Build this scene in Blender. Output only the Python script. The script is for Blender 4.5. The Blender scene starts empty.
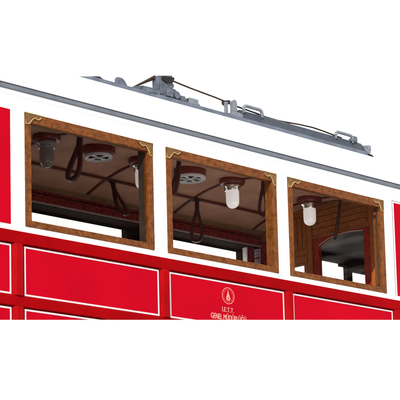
import bpy, bmesh, math, random
from mathutils import Vector, Matrix, noise
random.seed(4)
scene = bpy.context.scene
COL = scene.collection

# ------------------------------------------------------------------ camera
cam_data = bpy.data.cameras.new("camera")
cam = bpy.data.objects.new("camera", cam_data)
COL.objects.link(cam)
R = [[0.7184710275921956, 0.08523302953098877, 0.6903149376824929],
     [-0.6951539305689479, 0.12176753994444986, 0.7084727793150696],
     [-0.02367267042724035, -0.98889230803604, 0.1467365250440287]]
m = Matrix(((R[0][0], -R[0][1], -R[0][2], -5.11051073),
            (R[1][0], -R[1][1], -R[1][2], -6.42240275),
            (R[2][0], -R[2][1], -R[2][2], 0.41847592),
            (0, 0, 0, 1)))
cam.matrix_world = m
cam_data.sensor_width = 36
cam_data.lens = 1642.9376 / 400 * 36
cam_data.shift_x = (200 - 190.0514) / 400
cam_data.shift_y = (372.1469 - 200) / 400
cam_data.clip_start = 0.1
cam_data.clip_end = 500
scene.camera = cam

# ------------------------------------------------------------------ light
world = bpy.data.worlds.new("World")
scene.world = world
world.use_nodes = True
bg = world.node_tree.nodes["Background"]
bg.inputs[0].default_value = (1, 1, 1, 1)
bg.inputs[1].default_value = 1.05
sun_data = bpy.data.lights.new("sun", 'SUN')
sun_data.energy = 4.5
sun_data.angle = math.radians(0.8)
sun_data.color = (1.0, 0.96, 0.9)
sun = bpy.data.objects.new("sun", sun_data)
COL.objects.link(sun)
sd = Vector((-0.62, -0.42, 0.58)).normalized()      # towards the sun
sun.rotation_euler = sd.to_track_quat('Z', 'Y').to_euler()
scene.view_settings.view_transform = 'Standard'
scene.view_settings.look = 'None'
scene.view_settings.exposure = 0.5
scene.view_settings.gamma = 1

# ------------------------------------------------------------------ materials
def mat(name, col, rough=0.5, spec=0.15, var=0.06, scale=6, metal=0.0, bump=0.0, col2=None, streak=None):
    m = bpy.data.materials.new(name)
    m.use_nodes = True
    nt = m.node_tree
    b = nt.nodes["Principled BSDF"]
    b.inputs["Roughness"].default_value = rough
    b.inputs["Specular IOR Level"].default_value = spec
    b.inputs["Metallic"].default_value = metal
    tc = nt.nodes.new("ShaderNodeTexCoord")
    mp = nt.nodes.new("ShaderNodeMapping")
    if streak:
        mp.inputs["Scale"].default_value = streak
    nz = nt.nodes.new("ShaderNodeTexNoise")
    nz.inputs["Scale"].default_value = scale
    nz.inputs["Detail"].default_value = 6
    nz.inputs["Roughness"].default_value = 0.6
    rp = nt.nodes.new("ShaderNodeValToRGB")
    rp.color_ramp.elements[0].position = 0.3
    rp.color_ramp.elements[1].position = 0.7
    c2 = col2 if col2 else tuple(max(0, c * (1 - 2 * var)) for c in col)
    rp.color_ramp.elements[0].color = (*c2, 1)
    rp.color_ramp.elements[1].color = (*[min(1, c * (1 + var)) for c in col], 1)
    L = nt.links
    L.new(tc.outputs["Object"], mp.inputs[0])
    L.new(mp.outputs[0], nz.inputs["Vector"])
    L.new(nz.outputs["Fac"], rp.inputs[0])
    L.new(rp.outputs[0], b.inputs["Base Color"])
    if bump:
        bp = nt.nodes.new("ShaderNodeBump")
        bp.inputs["Strength"].default_value = bump
        bp.inputs["Distance"].default_value = 0.002
        L.new(nz.outputs["Fac"], bp.inputs["Height"])
        L.new(bp.outputs[0], b.inputs["Normal"])
    return m

def wood(name, col, dark, rough=0.45, spec=0.08, along='z', blotch=0.5):
    """fine grain along one axis plus soft blotches"""
    st = {'z': (60, 60, 3), 'x': (3, 60, 60), 'y': (60, 3, 60)}[along]
    m = bpy.data.materials.new(name)
    m.use_nodes = True
    nt = m.node_tree
    L = nt.links
    b = nt.nodes["Principled BSDF"]
    b.inputs["Roughness"].default_value = rough
    b.inputs["Specular IOR Level"].default_value = spec
    tc = nt.nodes.new("ShaderNodeTexCoord")
    mp = nt.nodes.new("ShaderNodeMapping"); mp.inputs["Scale"].default_value = st
    n1 = nt.nodes.new("ShaderNodeTexNoise"); n1.inputs["Scale"].default_value = 3.6; n1.inputs["Detail"].default_value = 8; n1.inputs["Roughness"].default_value = 0.7; n1.inputs["Distortion"].default_value = 0.9
    n2 = nt.nodes.new("ShaderNodeTexNoise"); n2.inputs["Scale"].default_value = 38; n2.inputs["Detail"].default_value = 8; n2.inputs["Roughness"].default_value = 0.75
    mx = nt.nodes.new("ShaderNodeMath"); mx.operation = 'MULTIPLY_ADD'; mx.inputs[1].default_value = blotch
    ad = nt.nodes.new("ShaderNodeMath"); ad.operation = 'MULTIPLY'; ad.inputs[1].default_value = 1 - blotch
    rp = nt.nodes.new("ShaderNodeValToRGB")
    rp.color_ramp.elements[0].position = 0.40; rp.color_ramp.elements[0].color = (*dark, 1)
    rp.color_ramp.elements[1].position = 0.60; rp.color_ramp.elements[1].color = (*col, 1)
    L.new(tc.outputs["Object"], mp.inputs[0]); L.new(mp.outputs[0], n1.inputs["Vector"])
    L.new(tc.outputs["Object"], n2.inputs["Vector"])
    L.new(n1.outputs["Fac"], ad.inputs[0]); L.new(n2.outputs["Fac"], mx.inputs[0]); L.new(ad.outputs[0], mx.inputs[2])
    L.new(mx.outputs[0], rp.inputs[0]); L.new(rp.outputs[0], b.inputs["Base Color"])
    bp = nt.nodes.new("ShaderNodeBump"); bp.inputs["Strength"].default_value = 0.25; bp.inputs["Distance"].default_value = 0.001
    L.new(n1.outputs["Fac"], bp.inputs["Height"]); L.new(bp.outputs[0], b.inputs["Normal"])
    return m

def pane_mat(name, tint, gloss=0.02):
    m = bpy.data.materials.new(name)
    m.use_nodes = True
    nt = m.node_tree
    nt.nodes.remove(nt.nodes["Principled BSDF"])
    out = nt.nodes["Material Output"]
    t = nt.nodes.new("ShaderNodeBsdfTransparent"); t.inputs[0].default_value = (*tint, 1)
    g = nt.nodes.new("ShaderNodeBsdfGlossy"); g.inputs["Roughness"].default_value = 0.05
    nz = nt.nodes.new("ShaderNodeTexNoise"); nz.inputs["Scale"].default_value = 2.5; nz.inputs["Detail"].default_value = 2
    mr = nt.nodes.new("ShaderNodeMapRange")
    mr.inputs["From Min"].default_value = 0.35; mr.inputs["From Max"].default_value = 0.7
    mr.inputs["To Min"].default_value = 0.0; mr.inputs["To Max"].default_value = gloss
    x = nt.nodes.new("ShaderNodeMixShader")
    nt.links.new(nz.outputs["Fac"], mr.inputs["Value"])
    nt.links.new(mr.outputs[0], x.inputs[0])
    nt.links.new(t.outputs[0], x.inputs[1]); nt.links.new(g.outputs[0], x.inputs[2])
    nt.links.new(x.outputs[0], out.inputs[0])
    return m

M = {}
M['white'] = mat('white_paint', (0.86, 0.86, 0.85), 0.35, 0.3, 0.01)
M['red'] = mat('bright_red_paint', (0.310, 0.0008, 0.008), 0.5, 0.012, 0.07, 2.2)
M['crimson'] = mat('crimson_paint', (0.205, 0.0006, 0.002), 0.5, 0.012, 0.10, 5)
M['batten'] = mat('crimson_batten_paint', (0.222, 0.0015, 0.003), 0.42, 0.015, 0.10, 7)
M['line'] = mat('white_line_paint', (0.46, 0.40, 0.41), 0.5, 0.1, 0.06, 25)
M['gutter'] = mat('blue_grey_paint', (0.10, 0.110, 0.130), 0.45, 0.12, 0.10, 9)
M['gutter_dark'] = mat('dark_grey_paint', (0.045, 0.048, 0.056), 0.5, 0.08, 0.10, 9)
M['rail'] = mat('pale_blue_grey_paint', (0.088, 0.104, 0.132), 0.5, 0.12, 0.14, 14)
M['rail_dark'] = mat('slate_paint', (0.034, 0.041, 0.055), 0.5, 0.1, 0.14, 14)
M['cast'] = mat('grey_cast_iron', (0.072, 0.084, 0.108), 0.6, 0.15, 0.22, 30, bump=0.4)
M['handle'] = mat('light_grey_metal', (0.12, 0.132, 0.155), 0.4, 0.25, 0.15, 30)
M['black'] = mat('black_rubber', (0.012, 0.009, 0.007), 0.5, 0.15, 0.2, 30)
M['rope'] = mat('dark_brown_cable', (0.03, 0.018, 0.012), 0.6, 0.1, 0.3, 40)
M['frame_h'] = wood('teak_rail', (0.165, 0.051, 0.0105), (0.042, 0.0115, 0.0028), along='x')
M['frame_v'] = wood('teak_stile', (0.170, 0.055, 0.0115), (0.044, 0.0125, 0.003), along='z')
M['brass'] = mat('brass', (0.36, 0.235, 0.085), 0.35, 0.4, 0.15, 40, metal=0.25)
M['brass_dark'] = mat('tarnished_brass', (0.13, 0.060, 0.018), 0.45, 0.2, 0.25, 60, metal=0.1)
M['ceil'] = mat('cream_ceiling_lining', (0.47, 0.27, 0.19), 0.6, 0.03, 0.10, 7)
M['rib'] = mat('brown_rib_wood', (0.10, 0.022, 0.013), 0.5, 0.1, 0.15, 20)
M['beam'] = mat('oxblood_beam', (0.21, 0.022, 0.018), 0.5, 0.06, 0.5, 90)
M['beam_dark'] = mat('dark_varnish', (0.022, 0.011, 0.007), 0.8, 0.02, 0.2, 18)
M['mould'] = mat('olive_brown_moulding', (0.22, 0.135, 0.07), 0.5, 0.1, 0.1, 18)
M['pale_line'] = mat('dull_pink_line', (0.30, 0.20, 0.19), 0.4, 0.3, 0.1, 18)  # beam-edge reflection put into the colour; the cord shares it
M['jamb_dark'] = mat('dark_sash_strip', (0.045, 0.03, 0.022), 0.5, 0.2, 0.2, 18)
M['wood_in'] = wood('varnished_board', (0.36, 0.115, 0.026), (0.17, 0.046, 0.012), along='z', blotch=0.4)
M['wood_in_h'] = wood('varnished_board_across', (0.33, 0.108, 0.026), (0.16, 0.044, 0.012), along='y', blotch=0.4)
M['groove'] = mat('groove_shadow_tone', (0.05, 0.018, 0.008), 0.6, 0.1, 0.1, 18)
M['door_red'] = mat('dark_red_door_paint', (0.26, 0.022, 0.011), 0.5, 0.06, 0.2, 30)
M['mount'] = mat('red_brown_turned_wood', (0.155, 0.017, 0.011), 0.35, 0.3, 0.15, 20)
M['chrome'] = mat('nickel', (0.62, 0.60, 0.60), 0.22, 0.5, 0.05, 20, metal=1.0)
M['opal'] = mat('opal_glass', (0.93, 0.92, 0.92), 0.18, 0.8, 0.02, 10)
ob = M['opal'].node_tree.nodes["Principled BSDF"]
ob.inputs["Emission Color"].default_value = (1.0, 0.97, 0.95, 1)
ob.inputs["Emission Strength"].default_value = 0.26          # faint emission added to the opal globes
ob.inputs["Subsurface Weight"].default_value = 0.3
M['opal'].node_tree.nodes["Principled BSDF"].inputs["Subsurface Radius"].default_value = (0.03, 0.03, 0.03)
M['smoke'] = mat('smoky_glass', (0.24, 0.20, 0.19), 0.2, 0.4, 0.1, 10)
M['grille'] = mat('off_white_enamel', (0.52, 0.52, 0.54), 0.4, 0.3, 0.03, 20)
M['hole'] = mat('vent_void', (0.02, 0.016, 0.016), 0.8, 0.05, 0.1, 20)
M['leather'] = mat('oxblood_leather', (0.060, 0.011, 0.009), 0.4, 0.15, 0.25, 40, bump=0.3)
M['leather_black'] = mat('black_leather', (0.02, 0.011, 0.010), 0.35, 0.35, 0.25, 40, bump=0.3)
M['notice'] = mat('lilac_card', (0.50, 0.38, 0.48), 0.6, 0.1, 0.12, 60)
M['vest'] = mat('charcoal_lining', (0.06, 0.05, 0.052), 0.6, 0.05, 0.3, 1.6)
M['floor'] = wood('floor_board', (0.52, 0.35, 0.24), (0.38, 0.25, 0.16), along='x')
M['letter'] = mat('cream_lettering', (0.41, 0.19, 0.165), 0.5, 0.1, 0.05)
M['pane_dim'] = pane_mat('dim_window_glass', (0.84, 0.835, 0.83), 0.0015)
M['pane'] = pane_mat('clear_window_glass', (0.985, 0.985, 0.98), 0.003)
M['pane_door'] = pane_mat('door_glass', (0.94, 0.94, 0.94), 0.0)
def reflection_streaks(m, amt):  # pale diagonal streaks: reflections painted into the glass
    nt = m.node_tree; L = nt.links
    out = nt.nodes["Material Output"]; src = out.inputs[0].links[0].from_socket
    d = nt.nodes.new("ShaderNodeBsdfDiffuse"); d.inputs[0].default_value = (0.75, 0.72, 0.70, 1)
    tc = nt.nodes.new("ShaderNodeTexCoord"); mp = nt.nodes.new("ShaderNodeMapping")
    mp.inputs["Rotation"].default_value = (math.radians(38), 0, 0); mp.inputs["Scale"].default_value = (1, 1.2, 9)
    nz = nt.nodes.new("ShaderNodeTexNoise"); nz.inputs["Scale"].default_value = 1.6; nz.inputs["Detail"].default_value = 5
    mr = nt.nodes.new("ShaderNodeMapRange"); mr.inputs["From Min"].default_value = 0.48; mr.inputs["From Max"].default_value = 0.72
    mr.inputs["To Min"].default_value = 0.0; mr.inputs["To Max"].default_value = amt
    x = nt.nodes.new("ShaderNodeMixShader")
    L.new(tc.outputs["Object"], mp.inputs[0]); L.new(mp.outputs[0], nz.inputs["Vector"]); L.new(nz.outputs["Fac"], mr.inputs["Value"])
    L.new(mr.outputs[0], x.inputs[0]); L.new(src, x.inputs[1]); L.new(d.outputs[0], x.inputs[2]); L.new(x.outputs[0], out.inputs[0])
reflection_streaks(M['pane_door'], 0.14)

# ------------------------------------------------------------------ mesh helpers
class MB:
    def __init__(s): s.bm = bmesh.new()
    def box(s, x0, x1, y0, y1, z0, z1, bev=0.0):
        r = bmesh.ops.create_cube(s.bm, size=1)
        for v in r['verts']:
            v.co = Vector(((x0 + x1) / 2 + v.co.x * (x1 - x0), (y0 + y1) / 2 + v.co.y * (y1 - y0), (z0 + z1) / 2 + v.co.z * (z1 - z0)))
        if bev:
            es = list({e for v in r['verts'] for e in v.link_edges})
            bmesh.ops.bevel(s.bm, geom=es, offset=bev, segments=2, affect='EDGES', profile=0.5)
        return s
    def prism(s, pts, axis, a, b):
        """pts = 2D polygon; axis 'x': pts are (y,z), 'y': pts are (x,z), 'z': pts are (x,y)"""
        def mk(p, t):
            return {'x': (t, p[0], p[1]), 'y': (p[0], t, p[1]), 'z': (p[0], p[1], t)}[axis]
        A = [s.bm.verts.new(mk(p, a)) for p in pts]
        B = [s.bm.verts.new(mk(p, b)) for p in pts]
        n = len(pts)
        s.bm.faces.new(A); s.bm.faces.new(B[::-1])
        for i in range(n):
            s.bm.faces.new((A[(i + 1) % n], A[i], B[i], B[(i + 1) % n]))
        return s
    def tube(s, path, r, n=10, closed=False):
        path = [Vector(p) for p in path]
        rings = []
        N = len(path)
        for i, p in enumerate(path):
            if closed: t = path[(i + 1) % N] - path[i - 1]
            else: t = path[min(i + 1, N - 1)] - path[max(i - 1, 0)]
            t.normalize()
            u = t.cross(Vector((0, 0, 1)))
            if u.length < 1e-3: u = t.cross(Vector((0, 1, 0)))
            u.normalize(); w = t.cross(u)
            rr = r[i] if isinstance(r, (list, tuple)) else r
            rings.append([s.bm.verts.new(p + (u * math.cos(2 * math.pi * k / n) + w * math.sin(2 * math.pi * k / n)) * rr) for k in range(n)])
        rng = range(N) if closed else range(N - 1)
        for i in rng:
            a, b = rings[i], rings[(i + 1) % N]
            for k in range(n):
                s.bm.faces.new((a[k], a[(k + 1) % n], b[(k + 1) % n], b[k]))
        if not closed:
            s.bm.faces.new(rings[0][::-1]); s.bm.faces.new(rings[-1])
        return s
    def lathe(s, prof, cx, cy, n=32):
        rings = []
        for r, z in prof:
            if r < 1e-6: rings.append([s.bm.verts.new((cx, cy, z))])
            else: rings.append([s.bm.verts.new((cx + r * math.cos(2 * math.pi * k / n), cy + r * math.sin(2 * math.pi * k / n), z)) for k in range(n)])
        for a, b in zip(rings, rings[1:]):
            for k in range(n):
                k2 = (k + 1) % n
                if len(a) == 1 and len(b) > 1: s.bm.faces.new((a[0], b[k], b[k2]))
                elif len(b) == 1 and len(a) > 1: s.bm.faces.new((a[k], b[0], a[k2]))
                elif len(a) > 1: s.bm.faces.new((a[k], b[k], b[k2], a[k2]))
        return s
    def ribbon(s, path, width_dir, w, t):
        """flat strap of width w along width_dir and thickness t"""
        path = [Vector(p) for p in path]; wd = Vector(width_dir).normalized()
        rings = []
        for i, p in enumerate(path):
            tg = (path[min(i + 1, len(path) - 1)] - path[max(i - 1, 0)]).normalized()
            nn = tg.cross(wd).normalized()
            rings.append([s.bm.verts.new(p + wd * a * w / 2 + nn * b * t / 2) for a, b in ((-1, -1), (1, -1), (1, 1), (-1, 1))])
        for a, b in zip(rings, rings[1:]):
            for k in range(4): s.bm.faces.new((a[k], a[(k + 1) % 4], b[(k + 1) % 4], b[k]))
        s.bm.faces.new(rings[0][::-1]); s.bm.faces.new(rings[-1])
        return s
    def clip(s):
        """the modelled part of the body ends here (section plane)"""
        co = Vector((0, 0, CUT[0])); no = Vector((-CUT[1], -CUT[2], 1)).normalized()
        g = s.bm.verts[:] + s.bm.edges[:] + s.bm.faces[:]
        r = bmesh.ops.bisect_plane(s.bm, geom=g, plane_co=co, plane_no=no, clear_inner=True)
        ed = [e for e in r['geom_cut'] if isinstance(e, bmesh.types.BMEdge)]
        if ed: bmesh.ops.holes_fill(s.bm, edges=[e for e in s.bm.edges if e.is_boundary], sides=0)
        return s
    def build(s, name, material, parent=None, smooth=False, label=None, bevel=0):
        bmesh.ops.recalc_face_normals(s.bm, faces=s.bm.faces[:])
        me = bpy.data.meshes.new(name)
        s.bm.to_mesh(me); s.bm.free()
        o = bpy.data.objects.new(name, me)
        COL.objects.link(o)
        o.parent = parent
        ms = material if isinstance(material, list) else [material]
        for mm in ms: me.materials.append(mm)
        if smooth:
            for p in me.polygons: p.use_smooth = True
            me.set_sharp_from_angle(angle=math.radians(40))
        if label: o['label'] = label
        if bevel:
            md = o.modifiers.new('bevel', 'BEVEL'); md.width = bevel; md.segments = 2; md.limit_method = 'ANGLE'
        return o

CUT = (1.9165, 0.10886, 0.14657)          # z = a + b x + c y

def ceil_z(y): return 3.165 - 0.40 * (y - 0.72) ** 2

def copy_tree(o, parent=None, off=None, label=None):
    c = o.copy(); COL.objects.link(c)
    c.parent = parent
    if off is not None: c.location = o.location + Vector(off)
    if label: c['label'] = label
    for ch in [q for q in kids(o)]:
        d = ch.copy(); COL.objects.link(d); d.parent = c
    return c
def kids(o):
    return [q for q in bpy.data.objects if q.parent == o]

# ------------------------------------------------------------------ the tram
tram = bpy.data.objects.new('tram', None); COL.objects.link(tram)
tram['label'] = 'vintage red and white electric tram body with wooden window frames and grey roof gear'
tram['category'] = 'tram'
XL, XR, YF = -1.25, 4.75, 1.44

# --- white outer wall around the windows (with real openings)
w = MB()
WX = [(0.0, 0.897), (0.997, 1.895), (1.995, 2.895)]
OZ0, OZ1 = 2.410, 2.995
xs = XL
for a, b in WX:
    w.box(xs, a + 0.01, 0.0, 0.05, OZ0, OZ1)
    xs = b - 0.01
w.box(xs, XR, 0.0, 0.05, OZ0, OZ1)
w.box(XL, XR, 0.0, 0.05, OZ1, 3.12)
w.box(XL, XR, 0.0, 0.05, 2.345, OZ0)
w.build('body_wall', M['white'], tram)
MB().box(XL, XR, -0.0015, 0.0005, 3.0790, 3.0816).build('seam_bead', mat('pale_seam', (0.40, 0.40, 0.41), 0.6, 0.1, 0.02), tram)

# --- roof (solid between the outer arc and the ceiling arc)
def roof_outer(y):
    t = min(y, YF - y)
    k = [(0, 3.118), (0.0, 3.20), (0.03, 3.265), (0.09, 3.315), (0.2, 3.3535), (0.4, 3.40), (0.72, 3.425)]
    for (a, za), (b, zb) in zip(k[1:], k[2:]):
        if t <= b: return za + (zb - za) * (t - a) / (b - a)
    return 3.425
prof = [(0.0, 3.1205), (0.0, 3.20)]
N = 60
for i in range(N + 1):
    y = YF * i / N; prof.append((y, roof_outer(y) + 0.0005))
prof += [(YF, 3.1205)]
inner = []
for i in range(41):
    y = YF - 0.052 - (YF - 0.104) * i / 40
    inner.append((y, ceil_z(y) + 0.012 if 3.1205 < ceil_z(y) + 0.012 else 3.1205))
prof2 = prof + inner
r = MB(); r.prism(prof2, 'x', XL, XR)
r.build('roof', M['white'], tram, smooth=True)

# --- gutter along the roof edge
g = MB()
g.prism([(0.0, 3.1055), (-0.008, 3.1055), (-0.013, 3.108), (-0.013, 3.126), (-0.009, 3.1295), (0.0, 3.1295)], 'x', XL, XR)
gut = g.build('gutter', M['gutter'], tram, smooth=True)
MB().tube([(XL, -0.0075, 3.1325), (XR, -0.0075, 3.1325)], 0.0045, 12).build('gutter_bead', M['gutter_dark'], gut, smooth=True)

# --- red lower body: backing, rails, panels, battens
MB().box(XL, XR, 0.006, 0.05, 1.3, 2.345).clip().build('lower_wall', M['crimson'], tram)
def rail(z0, z1, y):
    b = MB()
    pr = [(0.006, z0), (y + 0.002, z0), (y, z0 + 0.003), (y, z1 - 0.006), (y + 0.004, z1), (0.006, z1)]
    if z1 > 2.34: pr = [(0.0, z1 if False else z1)] and [(-0.0005, 2.346), (0.006, 2.344), (0.006, z0), (y + 0.002, z0), (y, z0 + 0.003), (y, z1 - 0.004), (y + 0.003, z1), (-0.0005, z1)]
    b.prism(pr, 'x', XL, XR)
    return b.clip()
rail(2.303, 2.3665, -0.016).build('belt_rail', M['crimson'], tram, label='dark crimson belt rail under the windows')
rail(1.979, 2.0345, -0.014).build('belt_rail', M['crimson'], tram, label='lower dark crimson rail between the panels')
PX = [(-1.02, -0.095), (-0.013, 0.922), (1.000, 1.930), (2.006, 2.942), (3.012, 3.95), (4.02, 4.7)]
def pin(x0, x1, z0, z1, y, wd=0.0095):
    b = MB()
    b.box(x0, x1, y - 0.0012, y + 0.0005, z1 - wd, z1)
    b.box(x0, x1, y - 0.0012, y + 0.0005, z0, z0 + wd)
    b.box(x0, x0 + wd, y - 0.0012, y + 0.0005, z0 + wd, z1 - wd)
    b.box(x1 - wd, x1, y - 0.0012, y + 0.0005, z0 + wd, z1 - wd)
    return b.clip()
panels = []
for x0, x1 in PX:
    for z0, z1 in ((2.0365, 2.2955), (1.69, 1.972)):
        if CUT[0] + CUT[1] * x0 > z1 - 0.005: continue
        p = MB().box(x0, x1, -0.004, 0.006, z0, z1).clip().build('panel', M['red'], tram)
        pin(x0 + 0.001, x1 - 0.001, z0 + 0.001, z1 - 0.001, -0.004).build('painted_border', M['line'], p)
        panels.append(p)
for xb in (-1.095, -0.092, 0.926, 1.934, 2.944, 3.955):
    for z0, z1 in ((2.0345, 2.303), (1.5, 1.979)):
        if CUT[0] + CUT[1] * xb > z1 - 0.01: continue
        b = MB()
        b.prism([(xb, 0.006), (xb, -0.001), (xb + 0.021, -0.0185), (xb + 0.026, -0.0205), (xb + 0.060, -0.0195), (xb + 0.069, -0.012), (xb + 0.069, 0.006)], 'z', z0, z1)
        b.clip().build('batten', M['batten'], tram, smooth=False)

# --- upright red panels either side of the windows
MB().box(-1.1, -0.0935, -0.003, 0.0005, 2.399, 3.000).build('side_panel', M['red'], tram, label='tall bright red panel left of the windows')
sp = MB().box(3.003, 4.2, -0.003, 0.0005, 2.399, 3.006).build('side_panel', M['red'], tram, label='tall bright red panel right of the windows')
b = MB()
b.box(2.984, 2.9872, -0.003, 0.0005, 2.392, 3.020); b.box(2.9872, 4.2, -0.003, 0.0005, 3.0172, 3.020)
b.build('outline', mat('grey_outline_paint', (0.12, 0.11, 0.13), 0.6, 0.1, 0.05), sp)

# --- windows
def bracket(parent, xc, zc, s, wd=0.102, ht=0.060):
    """brass corner plate; s=+1 runs right from a left corner, -1 mirrored"""
    y = -0.0075
    P = [(0, 0), (wd, 0.0), (wd, -0.014), (wd - 0.020, -0.026), (wd * 0.56, -0.022), (wd * 0.36, -0.040), (0.024, -ht + 0.004), (0.006, -ht), (0, -ht)]
    cur = []
    ctl = P[2:8]
    for k in range(len(ctl) - 1):
        p0, p1, p2, p3 = ctl[max(k - 1, 0)], ctl[k], ctl[k + 1], ctl[min(k + 2, len(ctl) - 1)]
        for q in range(5):
            t = q / 5
            cur.append(tuple(0.5 * (2 * p1[d] + (p2[d] - p0[d]) * t + (2 * p0[d] - 5 * p1[d] + 4 * p2[d] - p3[d]) * t * t + (3 * p1[d] - p0[d] - 3 * p2[d] + p3[d]) * t ** 3) for d in (0, 1)))
    P = P[:2] + cur + [P[7], P[8]]
    pts = [(xc + s * (a + 0.003), zc - 0.003 + c) for a, c in P]
    o = MB().prism(pts, 'y', y - 0.0005, y + 0.0045).build('corner_bracket', M['brass_dark'], parent)
    MB().tube([(a, y - 0.001, c) for a, c in pts], 0.0030, 8, closed=True).build('raised_rim', M['brass'], o, smooth=True)
F = 0.040
wins = []
for i, (a, b_) in enumerate(WX):
    root = bpy.data.objects.new('window', None); COL.objects.link(root); root.parent = tram
    yf, yb = -0.0055, 0.032
    z0, z1 = 2.400, 3.005
    st = M['frame_v']; hr = M['frame_h']
    fr = MB()
    fr.box(a, a + F, yf, yb, z0, z1 , 0.002)
    fr.build('stile', st, root)
    MB().box(b_ - F, b_, yf, yb, z0, z1, 0.002).build('stile', st, root)
    fr = MB()
    fr.box(a + F, b_ - F, yf + 0.001, yb, z1 - 0.052, z1 - 0.0005, 0.002)
    fr.build('head_rail', hr, root)
    fr = MB()
    fr.box(a + F, b_ - F, yf + 0.001, yb, z0 + 0.0005, z0 + 0.036, 0.002)
    fr.build('sill_rail', hr, root)
    bracket(root, a, z1, 1)
    bracket(root, b_, z1, -1, 0.098, 0.072)
    # sash jamb behind, visible on the right
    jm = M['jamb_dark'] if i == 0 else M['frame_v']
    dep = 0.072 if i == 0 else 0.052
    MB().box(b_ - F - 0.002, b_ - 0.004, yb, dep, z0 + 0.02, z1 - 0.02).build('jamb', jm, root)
    MB().box(a + 0.002, a + F - 0.001, yb, 0.052, z0 + 0.02, z1 - 0.02).build('jamb', M['frame_v'], root)
    MB().box(a + F - 0.004, b_ - F + 0.004, 0.012, 0.016, z0 + 0.03, z1 - 0.048).build('pane', M['pane_dim' if i == 0 else 'pane'], root)
    root['label'] = ['left wooden window with dim glass', 'middle wooden window', 'right wooden window in front of the bulkhead'][i]
    wins.append(root)
    if i == 2: MB().box(b_ - F - 0.004, b_ - F - 0.001, 0.016, 0.027, z0 + 0.036, z1 - 0.052).build('rebate', M['jamb_dark'], root)
    for xx in (a + 0.012, b_ - 0.012):
        for zz2 in (z0 + 0.018, z0 + 0.30, z1 - 0.11):
            MB().tube([(xx, yf - 0.0008, zz2), (xx, yf + 0.001, zz2)], 0.0030, 10).build('screw', M['brass_dark'], root)

# small catch on the first sash
MB().box(0.862, 0.874, 0.033, 0.05, 2.53, 2.56, 0.002).build('catch', M['frame_h'], wins[0])
MB().lathe([(0, 2.925), (0.010, 2.925), (0.010, 2.905), (0, 2.905)], 2.842, 0.03, 16).build('catch', M['mount'], wins[2])

# --- interior: ceiling, ribs
n = 48
def arc_strip(x0, x1, y0, y1, d0, d1, n=40):
    """strip following the ceiling between y0..y1, from d0 to d1 below it"""
    top = [(y0 + (y1 - y0) * i / n, ceil_z(y0 + (y1 - y0) * i / n) - d0) for i in range(n + 1)]
    bot = [(y, ceil_z(y) - d1) for y, _ in top][::-1]
    return MB().prism(top + bot, 'x', x0, x1)
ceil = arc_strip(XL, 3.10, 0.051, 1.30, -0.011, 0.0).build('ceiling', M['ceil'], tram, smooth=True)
for x in (-0.79, -0.035, 0.72, 1.475, 2.23, 2.985):
    arc_strip(x - 0.0095, x + 0.0095, 0.052, 1.27, -0.001, 0.0075).build('ceiling_rib', M['rib'], ceil, smooth=True)
for y in (0.40, 1.04):
    MB().box(XL, 3.098, y - 0.011, y + 0.011, ceil_z(y) - 0.011, ceil_z(y) + 0.004).build('ceiling_rib', M['rib'], ceil)
# far cornice and beam
MB().prism([(1.225, 3.068), (1.225, 3.052), (1.245, 3.044), (1.262, 3.036), (1.262, 3.068)], 'x', XL, 3.098).build('cornice', M['mould'], tram)
MB().box(XL, 3.098, 1.262, 1.40, 2.951, 3.11, 0.0).build('window_beam', M['beam'], tram)
MB().box(XL, 3.098, 1.254, 1.262, 2.951, 2.961).build('beam_line', M['pale_line'], tram)  # pale strip painting the reflection along the beam's lower edge
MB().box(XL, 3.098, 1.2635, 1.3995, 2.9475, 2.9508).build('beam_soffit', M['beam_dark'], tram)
MB().box(XL, 3.098, 1.256, 1.262, 3.012, 3.017).build('beam_line', M['beam_dark'], tram)

# --- far side wall with window openings
def wall_y(openings, x0, x1, y0, y1, ztop):
    b = MB(); x = x0
    for a, c, zt in openings:
        if a - x > 0.005: b.box(x, a, y0, y1, 1.5, ztop)
        b.box(a, c, y0, y1, zt, ztop)
        x = c
    b.box(x, x1, y0, y1, 1.5, ztop)
    # below the openings
    return b
fw = wall_y([(0.06, 0.86, 2.9475), (1.14, 1.952, 2.9475), (2.235, 3.028, 2.9475), (3.47, 3.75, 2.96), (3.878, 4.125, 3.004), (4.125, 4.185, 2.984), (4.243, 4.55, 2.958)],
            XL, XR, 1.401, YF, 3.1195)
fw.box(XL, XR, 1.401, YF, 1.5, 2.50)
fw.clip().build('far_wall', M['beam_dark'], tram)
for (a, c) in ((0.06, 0.86), (1.14, 1.952), (2.235, 3.028)):
    f = MB()
    f.box(a, c, 1.396, 1.4005, 2.93, 2.9475)
    f.box(a - 0.022, a, 1.385, 1.4005, 2.42, 2.949); f.box(c, c + 0.022, 1.385, 1.4005, 2.42, 2.949)
    o = f.clip().build('far_window_frame', M['beam_dark'], tram)
    MB().box(a, c, 1.415, 1.418, 2.45, 2.93).build('pane', M['pane'], o)
MB().box(XL, XR, 1.441, 1.452, 1.5, 2.46).clip().build('far_panel', M['red'], tram)
MB().tube([(2.075, 1.33, 2.45), (2.075, 1.33, 2.951)], 0.004, 8).clip().build('blind_cord', M['pale_line'], tram)
MB().box(2.992, 3.002, 1.30, 1.34, 2.42, 2.951, 0.001).clip().build('end_post', mat('polished_post', (0.75, 0.68, 0.66), 0.35, 0.3, 0.2, 60), tram)
MB().box(3.010, 3.050, 1.28, 1.33, 2.42, 2.951, 0.004).clip().build('end_post', M['beam'], tram)

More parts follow.
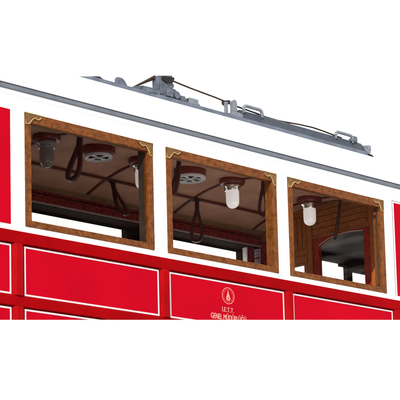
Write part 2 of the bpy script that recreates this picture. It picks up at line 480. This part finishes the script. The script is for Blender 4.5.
# --- floor / underside and ends, so daylight only enters through the windows
fl = MB()
vs = []
for dz in (0.02, 0.045):
    for x, y in ((XL, 0.05), (XR, 0.05), (XR, 1.401), (XL, 1.401)):
        vs.append(fl.bm.verts.new((x, y, CUT[0] + CUT[1] * x + CUT[2] * y + dz)))
for q in ((0, 1, 2, 3), (7, 6, 5, 4), (0, 1, 5, 4), (1, 2, 6, 5), (2, 3, 7, 6), (3, 0, 4, 7)):
    fl.bm.faces.new([vs[k] for k in q])
fl.build('floor', M['floor'], tram)
for x0, x1 in ((XL - 0.03, XL), (XR, XR + 0.03)):
    MB().box(x0, x1, 0.0, YF, 1.5, 3.15).clip().build('end_wall', M['beam_dark'], tram)
MB().box(3.14, XR, 0.051, 1.40, 3.06, 3.075).build('vestibule_ceiling', M['vest'], tram)
MB().box(4.70, 4.72, 0.051, 1.40, 2.0, 3.06).clip().build('vestibule_lining', M['vest'], tram)
MB().box(3.78, 3.86, 1.385, 1.4005, 2.4, 3.06).clip().build('vestibule_post', M['vest'], tram)

# --- bulkhead with door at the end of the saloon
BX0, BX1 = 3.10, 3.13
bk = MB()
for y0, y1, z0, z1 in ((0.051, 0.275, 1.9, 3.16), (0.275, 0.78, 2.932, 3.16), (0.78, 0.867, 1.9, 3.16), (0.867, 1.12, 2.764, 3.16), (1.12, 1.4, 1.9, 3.16)):
    bk.box(BX0, BX1, y0, y1, z0, z1)
bulk = bk.clip().build('bulkhead', M['wood_in'], tram)
bd = MB()
zz = 2.948
for k in range(5):
    bd.box(3.090, 3.0995, 0.30, 0.775, zz, zz + 0.036, 0.004); zz += 0.041
bd.build('upper_boards', M['wood_in_h'], bulk)
bd = MB()
for y0, y1, z0, z1 in ((0.83, 0.955, 2.774, 2.818), (0.83, 0.955, 2.828, 2.860), (0.83, 0.868, 2.872, 3.09), (0.874, 0.912, 2.872, 3.09), (0.918, 0.955, 2.872, 3.09),
                       (0.965, 1.09, 2.774, 2.860), (0.965, 1.005, 2.872, 3.08), (1.012, 1.05, 2.872, 3.08), (1.056, 1.09, 2.872, 3.08)):
    bd.box(3.092, 3.0995, y0, y1, z0, z1, 0.003)
bd.build('side_boards', M['wood_in'], bulk)
MB().box(3.086, 3.0995, 0.783, 0.822, 2.0, 3.13, 0.004).clip().build('post', M['wood_in'], bulk)
MB().box(3.070, 3.0995, 0.205, 0.262, 2.0, 3.07, 0.005).clip().build('post', M['wood_in'], bulk)
MB().box(3.040, 3.0995, 0.120, 0.175, 2.0, 3.05, 0.006).clip().build('post', M['wood_in'], bulk)
MB().box(3.090, 3.0998, 0.264, 0.276, 2.0, 2.93).clip().build('groove', M['groove'], bulk)  # dark strip with the groove's shadow put into its colour
MB().box(3.094, 3.0995, 1.10, 1.39, 2.0, 2.99).clip().build('end_panel', M['beam'], bulk)
nt_ = MB().box(3.086, 3.0935, 1.263, 1.345, 2.70, 2.945, 0.001).clip().build('notice', M['notice'], bulk)
nl = MB()
for z0_, z1_ in ((2.925, 2.929), (2.902, 2.905), (2.872, 2.888), (2.858, 2.861), (2.835, 2.838), (2.812, 2.815)):
    nl.box(3.0852, 3.0862, 1.270, 1.338, z0_, z1_)
nl.build('printed_rules', M['mount'], nt_)

# door with arched glass
AK = [(0.7255, 2.868), (0.690, 2.884), (0.628, 2.903), (0.560, 2.913), (0.495, 2.917), (0.420, 2.914), (0.335, 2.903)]
def arch_z(y):
    for (a, za), (b, zb) in zip(AK, AK[1:]):
        if y >= b - 1e-6: return za + (zb - za) * (a - y) / (a - b)
    return AK[-1][1]
dr = MB()
yA, yB = 0.335, 0.7255
dr.box(3.096, 3.122, 0.277, yA, 1.9, 2.9315)
dr.box(3.096, 3.122, yB, 0.7785, 1.9, 2.9315)
NN = 24
for i in range(NN):
    y0 = yA + (yB - yA) * i / NN; y1 = yA + (yB - yA) * (i + 1) / NN
    dr.prism([(y0, min(arch_z(y0), 2.925)), (y1, min(arch_z(y1), 2.925)), (y1, 2.9315), (y0, 2.9315)], 'x', 3.096, 3.122)
door = dr.clip().build('door', M['door_red'], tram, label='dark red saloon door with arched glass')
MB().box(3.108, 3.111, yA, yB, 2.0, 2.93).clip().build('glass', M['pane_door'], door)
MB().tube([(3.094, yB + (yA - yB) * i / 24, min(arch_z(yB + (yA - yB) * i / 24), 2.925)) for i in range(25)], 0.0022, 6).build('glass_bead', mat('silver_bead', (0.6, 0.58, 0.55), 0.4, 0.3, 0.05), door)
MB().box(3.090, 3.0955, 0.279, 0.7785, 2.922, 2.934, 0.002).build('door_head', M['wood_in_h'], door)

# --- ceiling lamps
def lamp(x, y, glass, label):
    root = bpy.data.objects.new('ceiling_lamp', None); COL.objects.link(root); root.parent = tram
    root.location = (x, y, ceil_z(y))
    root['label'] = label; root['group'] = 'lamps under the tram ceiling'
    MB().lathe([(0, 0.004), (0.076, 0.004), (0.082, -0.004), (0.083, -0.024), (0.078, -0.034), (0.060, -0.038), (0, -0.038)], 0, 0).build('mount', M['mount'], root, smooth=True)
    MB().lathe([(0, -0.036), (0.050, -0.036), (0.058, -0.042), (0.059, -0.050), (0.053, -0.056), (0.048, -0.066), (0.051, -0.071), (0.048, -0.078), (0, -0.078)], 0, 0).build('collar', M['chrome'] if glass != 'smoke' else M['smoke'], root, smooth=True)
    pr = [(0, -0.076), (0.040, -0.076), (0.0425, -0.090), (0.0415, -0.150)]
    for k in range(1, 9):
        t = k / 8 * math.pi / 2
        pr.append((0.0415 * math.cos(t) if k < 8 else 0, -0.150 - 0.040 * math.sin(t)))
    MB().lathe(pr, 0, 0).build('glass_globe', M[glass], root, smooth=True)
    return root
lamp(0.69, 0.665, 'smoke', 'ceiling lamp with dark smoky globe in the left window')
lamp(1.440, 0.675, 'opal', 'ceiling lamp with white globe half behind the left window jamb')
lamp(2.205, 0.66, 'opal', 'ceiling lamp with white globe in the middle window')
lamp(2.945, 0.665, 'opal', 'ceiling lamp with white globe in the right window')

# --- ceiling vents
def vent(x, y, R, rot, label):
    root = bpy.data.objects.new('ceiling_vent', None); COL.objects.link(root); root.parent = tram
    root.location = (x, y, ceil_z(y)); root['label'] = label; root['group'] = 'round vents in the tram ceiling'
    MB().lathe([(0, 0.004), (0.096, 0.004), (0.101, -0.003), (0.101, -0.044), (0.095, -0.050), (0, -0.050)], 0, 0, 48).build('base', M['mount'], root, smooth=True)
    MB().lathe([(0, -0.049), (R * 0.93, -0.049), (R * 0.93, -0.054), (0, -0.054)], 0, 0, 48).build('recess', M['hole'], root, smooth=True)
    g = MB()
    z0, z1 = -0.058, -0.064
    def sector(r0, r1, a0, a1, n=10):
        pts = [(r1 * math.cos(a0 + (a1 - a0) * i / n), r1 * math.sin(a0 + (a1 - a0) * i / n)) for i in range(n + 1)]
        pts += [(r0 * math.cos(a1 + (a0 - a1) * i / n), r0 * math.sin(a1 + (a0 - a1) * i / n)) for i in range(n + 1)]
        g.prism(pts, 'z', z0, z1)
    full = 2 * math.pi
    for q in range(24): sector(R * 0.74, R * 0.97, full * q / 24, full * (q + 1) / 24, 2)
    ns = 4 if R < 0.09 else 6
    for q in range(ns):
        c = rot + q * full / ns
        sector(R * 0.10, R * 0.74, c - 0.9 / ns, c + 0.9 / ns, 6)
    g.lathe([(0, z0 - 0.001), (R * 0.16, z0 - 0.001), (R * 0.16, z1 - 0.003), (0, z1 - 0.003)], 0, 0, 24)
    g.build('grille', M['grille'], root)
    MB().lathe([(R * 0.96, -0.049), (R, -0.052), (R, -0.064), (R * 0.97, -0.068), (R * 0.91, -0.068), (R * 0.91, -0.050)], 0, 0, 48).build('rim', M['grille'], root, smooth=True)
    return root
vent(1.075, 0.655, 0.083, 0.25, 'round white vent in the left window')
vent(1.830, 0.66, 0.099, 0.4, 'round white vent in the middle window')

# --- leather hand straps
def strap(x, y, length, spread, lean, wdir, wid, label, mt='leather', neck=0.3, thick=0.017):
    root = bpy.data.objects.new('hand_strap', None); COL.objects.link(root); root['category'] = 'hand strap'
    root.location = (x, y, ceil_z(y)); root['label'] = label; root['group'] = 'leather straps hanging from the tram ceiling'
    pts = []
    K = 56
    wd = Vector(wdir).normalized()
    side = wd.cross(Vector((0, 0, 1))).normalized()
    for i in range(K + 1):
        t = i / K
        d = 1 - abs(2 * t - 1)                # 0 at the ceiling .. 1 at the bottom of the loop
        if d < neck: off, dz = 0.003, d
        else:
            u = (d - neck) / (1 - neck)
            off = 0.003 * (1 - u) + spread * math.sin(math.pi * u ** 1.15) ** 0.8 if 0 < u < 1 else (0.003 if u <= 0 else 0)
            dz = neck + (1 - neck) * math.sin(u * math.pi / 2)
        sgn = -1 if t < 0.5 else 1
        pts.append(side * (sgn * off + lean * (dz ** 1.6)) + Vector((0, 0, -length * dz)))
    MB().ribbon(pts, wd, wid, thick).build('strap_loop', M[mt], root, smooth=True)
    MB().box(-0.022, 0.022, -0.018, 0.018, -0.02, -0.008, 0.003).build('anchor', M['leather_black'], root)
    return root
V = (0.69, 0.71, 0)
strap(0.735, 0.42, 0.265, 0.028, -0.055, (0.80, 0.60, 0), 0.036, 'dark leather strap loop between the smoky lamp and the vent in the left window', thick=0.022)
strap(1.525, 1.04, 0.230, 0.022, 0.085, (0.90, 0.45, 0), 0.034, 'dark leather strap swung sideways from the rib crossing in the left window', thick=0.015)
strap(1.490, 0.40, 0.225, 0.012, -0.045, (0.80, 0.60, 0), 0.036, 'narrow leather strap beside the left edge of the middle window, left of the vent')
strap(2.262, 1.04, 0.285, 0.033, -0.01, (0.80, 0.60, 0), 0.032, 'open leather strap loop below the vent in the middle window', thick=0.019)
strap(2.215, 0.40, 0.245, 0.020, -0.01, (0.80, 0.60, 0), 0.030, 'dark red leather strap beside the right edge of the middle window')
strap(2.950, 0.40, 0.290, 0.006, -0.045, (0.80, 0.60, 0), 0.012, 'thin black strap in front of the wooden bulkhead in the right window', 'leather_black', 0.15, thick=0.009)

# ------------------------------------------------------------------ roof gear
RY = 0.2
rl = MB()
rl.prism([(0.500, 3.3535), (3.000, 3.3535), (3.000, 3.384), (0.64, 3.384)], 'y', 0.19, 0.235)
rl.build('roof_rail', M['rail'], tram, bevel=0.002)
board = MB()
board.prism([(0.2355, 3.3535), (0.2005, 3.3845), (0.2005, 3.388), (0.222, 3.438), (0.262, 3.438), (0.262, 3.3535)], 'x', 1.835, 2.985)
board.build('walkway_board', M['rail_dark'], tram, bevel=0.0015)
MB().box(1.835, 2.975, 0.223, 0.262, 3.4385, 3.4435, 0.001).build('board_edge', M['rail'], tram)
# fin
MB().prism([(0.812, 3.384), (0.810, 3.406), (0.818, 3.419), (0.836, 3.425), (0.864, 3.424), (0.882, 3.413), (0.906, 3.384)], 'y', 0.197, 0.207).build('fin_bracket', M['cast'], tram, bevel=0.003)
MB().prism([(0.640, 3.3845), (0.650, 3.391), (0.700, 3.400), (0.745, 3.3845)], 'y', 0.205, 0.23).build('rubber_block', M['black'], tram)
# trolley base
tb = bpy.data.objects.new('trolley_base', None); COL.objects.link(tb); tb.parent = tram
b = MB()
b.prism([(0.940, 3.384), (0.950, 3.396), (1.030, 3.420), (1.145, 3.424), (1.145, 3.384)], 'y', 0.21, 0.245)
b.box(1.020, 1.150, 0.192, 0.212, 3.384, 3.408, 0.003)
b.box(1.045, 1.120, 0.186, 0.194, 3.380, 3.400, 0.002)
b.build('foot', M['cast'], tb, bevel=0.002)
b = MB()
b.prism([(1.145, 3.384), (1.142, 3.499), (1.145, 3.503), (1.262, 3.528), (1.264, 3.480), (1.274, 3.474), (1.274, 3.458), (1.262, 3.452), (1.290, 3.446), (1.308, 3.430), (1.316, 3.408), (1.310, 3.384)], 'y', 0.205, 0.252)
b.build('post', M['cast'], tb, bevel=0.004)
b = MB()
b.box(1.160, 1.172, 0.196, 0.207, 3.395, 3.465, 0.002); b.box(1.205, 1.255, 0.192, 0.207, 3.392, 3.438, 0.003)
b.build('cover_plate', M['cast'], tb)
b = MB(); b.tube([(1.285, 0.19, 3.412), (1.285, 0.225, 3.412)], 0.022, 16)
b.build('pivot', M['cast'], tb, smooth=True)
b = MB()
b.prism([(1.175, 3.498), (1.180, 3.482), (1.215, 3.470), (1.258, 3.482), (1.270, 3.508), (1.268, 3.514), (1.180, 3.506)], 'y', 0.196, 0.207)
b.build('rubber_cap', M['black'], tb)
b = MB()
b.box(1.312, 1.352, 0.192, 0.235, 3.384, 3.417, 0.003); b.box(1.340, 1.372, 0.197, 0.235, 3.384, 3.404, 0.003)
b.build('clamp_block', M['cast'], tb)
b = MB(); b.box(1.386, 1.462, 0.195, 0.235, 3.384, 3.421, 0.004); b.box(1.378, 1.470, 0.192, 0.235, 3.384, 3.394, 0.002)
b.build('clamp_block', M['handle'], tb)
b = MB(); b.tube([(1.378, 0.205, 3.40), (1.378, 0.24, 3.40)], 0.013, 12); b.build('bolt', M['black'], tb, smooth=True)
# rod on the left of the post
MB().tube([(0.965, 0.235, 3.397), (1.10, 0.235, 3.472), (1.150, 0.235, 3.500)], [0.004, 0.010, 0.013], 10).build('trolley_rod', M['rope'], tram, smooth=True)
# cable
cp = [(1.262, .24, 3.514), (1.32, .24, 3.509), (1.437, .24, 3.498), (1.55, .24, 3.4905), (1.65, .24, 3.484), (1.72, .24, 3.477), (1.763, .24, 3.470), (1.82, .24, 3.466), (1.90, .24, 3.462), (2.0, .24, 3.457), (2.08, .24, 3.4505), (2.2, .24, 3.4495),
      (2.3, .24, 3.456), (2.4, .24, 3.4635), (2.52, .24, 3.468), (2.62, .24, 3.464), (2.73, .24, 3.456), (2.80, .24, 3.452)]
MB().tube(cp, 0.0052, 8).build('cable', M['rope'], tram, smooth=True)
# cable clip
cl = bpy.data.objects.new('cable_clip', None); COL.objects.link(cl); cl.parent = tram
b = MB(); b.box(1.712, 1.730, 0.215, 0.235, 3.384, 3.468, 0.003); b.box(1.760, 1.795, 0.200, 0.232, 3.384, 3.470, 0.005)
b.prism([(1.735, 3.384), (1.735, 3.40), (1.80, 3.412), (1.835, 3.405), (1.835, 3.384)], 'y', 0.195, 0.232)
b.build('bracket', M['handle'], cl)
b = MB(); b.tube([(1.776, 0.203, 3.470), (1.776, 0.229, 3.470)], 0.018, 16)
b.build('roller', M['handle'], cl, smooth=True)
b = MB(); b.prism([(1.712, 3.455), (1.708, 3.474), (1.73, 3.482), (1.765, 3.490), (1.765, 3.468), (1.742, 3.466), (1.738, 3.444), (1.722, 3.452)], 'y', 0.232, 0.25)
b.build('clamp_jaw', M['rope'], cl)
# handles
def handle(x0, x1, label):
    pts = []
    zb, zt = 3.425, 3.474
    y = 0.215
    def arc(cx, cz, r, a0, a1):
        return [(cx + r * math.cos(math.radians(a0 + (a1 - a0) * i / 6)), y, cz + r * math.sin(math.radians(a0 + (a1 - a0) * i / 6))) for i in range(7)]
    pts = [(x0, y, zb)] + arc(x0 + 0.024, zt - 0.024, 0.024, 180, 90) + arc(x1 - 0.024, zt - 0.024, 0.024, 90, 0) + [(x1, y, zb)]
    o = MB().tube(pts, 0.0105, 12).build('grab_handle', M['handle'], tram, smooth=True, label=label)
    return o
handle(1.864, 2.026, 'left grab handle on the roof board')
handle(2.715, 2.878, 'right grab handle on the roof board')
b = MB(); b.box(2.878, 2.926, 0.210, 0.235, 3.436, 3.478, 0.006); b.box(2.860, 2.885, 0.210, 0.232, 3.436, 3.456, 0.003)
b.build('handle_block', M['cast'], tram)
b = MB(); b.box(2.985, 3.040, 0.196, 0.235, 3.386, 3.408, 0.003); b.box(3.012, 3.044, 0.196, 0.235, 3.400, 3.436, 0.004); b.box(2.985, 3.000, 0.200, 0.235, 3.405, 3.430, 0.003); b.box(3.0, 3.030, 0.195, 0.235, 3.362, 3.388, 0.002)
b.build('end_bracket', M['handle'], tram)
MB().prism([(3.0005, 3.372), (3.036, 3.374), (3.078, 3.350), (3.03, 3.353)], 'y', 0.188, 0.20).build('rubber_block', M['black'], tram)

# ------------------------------------------------------------------ emblem and lettering on the middle panel
mid = [p for p in panels if abs(sum(v.co.x for v in p.data.vertices) / len(p.data.vertices) - 1.465) < 0.1][0]
EY = -0.0049
def ring(cx, cz, rx, rz, wdt, n=48):
    b = MB()
    for i in range(n):
        a0, a1 = 2 * math.pi * i / n, 2 * math.pi * (i + 1) / n
        b.prism([(cx + rx * math.cos(a0), cz + rz * math.sin(a0)), (cx + rx * math.cos(a1), cz + rz * math.sin(a1)),
                 (cx + (rx - wdt) * math.cos(a1), cz + (rz - wdt) * math.sin(a1)), (cx + (rx - wdt) * math.cos(a0), cz + (rz - wdt) * math.sin(a0))], 'y', EY, -0.0038)
    return b
ecx, ecz = 1.460, 2.214
em = ring(ecx, ecz, 0.050, 0.0485, 0.0045)
rosy = mat('rosy_lettering', (0.50, 0.15, 0.12), 0.5, 0.1, 0.05)
em = em.build('emblem', rosy, mid)
def flame(s, y0, y1, zoff=0.0):
    P = [(0, 0.030), (0.004, 0.022), (0.006, 0.012), (0.010, 0.006), (0.011, -0.002), (0.016, -0.010), (0.0165, -0.018), (0.011, -0.026), (0, -0.029)]
    pts = [(ecx + a * s, ecz + c * s + zoff) for a, c in P] + [(ecx - a * s, ecz + c * s + zoff) for a, c in P[-2:0:-1]]
    return MB().prism(pts, 'y', y0, y1)
flame(1.0, EY, -0.0038).build('flame', M['letter'], em)
dot = MB(); 
dot.prism([(ecx + 0.0042 * math.cos(k * math.pi / 5), ecz - 0.014 + 0.0050 * math.sin(k * math.pi / 5)) for k in range(10)], 'y', EY - 0.0006, EY + 0.0002)
dot.build('eye', M['red'], em)
# small ring of dashes inside the emblem
b = MB()
for k in range(26):
    a = 2 * math.pi * k / 26
    x, z = ecx + 0.0365 * math.cos(a), ecz + 0.0355 * math.sin(a)
    c, s_ = math.cos(a), math.sin(a)
    pts = [(x + u * c - v * s_, z + u * s_ + v * c) for u, v in ((-0.003, -0.0018), (0.003, -0.0018), (0.003, 0.0018), (-0.003, 0.0018))]
    b.prism(pts, 'y', EY, -0.0038)
b.build('ring_marks', mat('faint_rosy_lettering', (0.44, 0.06, 0.05), 0.5, 0.1, 0.05), em)

def text(s, x0, x1, zb, h, name, bold=0.0):
    cu = bpy.data.curves.new('t', 'FONT'); cu.body = s; cu.size = 1; cu.extrude = 0.0; cu.offset = 0.0
    cu.resolution_u = 4
    o = bpy.data.objects.new('t', cu); COL.objects.link(o)
    dg = bpy.context.evaluated_depsgraph_get()
    me = bpy.data.meshes.new_from_object(o.evaluated_get(dg))
    COL.objects.unlink(o)
    bpy.data.objects.remove(o)
    b = MB(); b.bm.from_mesh(me)
    bpy.data.meshes.remove(me)
    r = bmesh.ops.extrude_face_region(b.bm, geom=b.bm.faces[:])
    for v in r['geom']:
        if isinstance(v, bmesh.types.BMVert): v.co.z += 1.0
    if bold:
        geo = bmesh.ops.duplicate(b.bm, geom=b.bm.verts[:] + b.bm.edges[:] + b.bm.faces[:])['geom']
        for v in geo:
            if isinstance(v, bmesh.types.BMVert): v.co.x += bold; v.co.z *= 1.25
    xsv = [v.co.x for v in b.bm.verts]
    a, c = min(xsv), max(xsv)
    cap = 0.715
    for v in b.bm.verts:
        X = x0 + (v.co.x - a) / (c - a) * (x1 - x0)
        Z = zb + v.co.y / cap * h
        Y = -0.0038 - 0.0011 * v.co.z
        v.co = (X, Y, Z)
    return b.clip().build(name, M['letter'], mid)
text("I.E.T.T.", 1.409, 1.504, 2.119, 0.0275, 'lettering', 0.02)
text("GENEL MÜDÜRLÜĞÜ", 1.317, 1.603, 2.0715, 0.0325, 'lettering', 0.045)
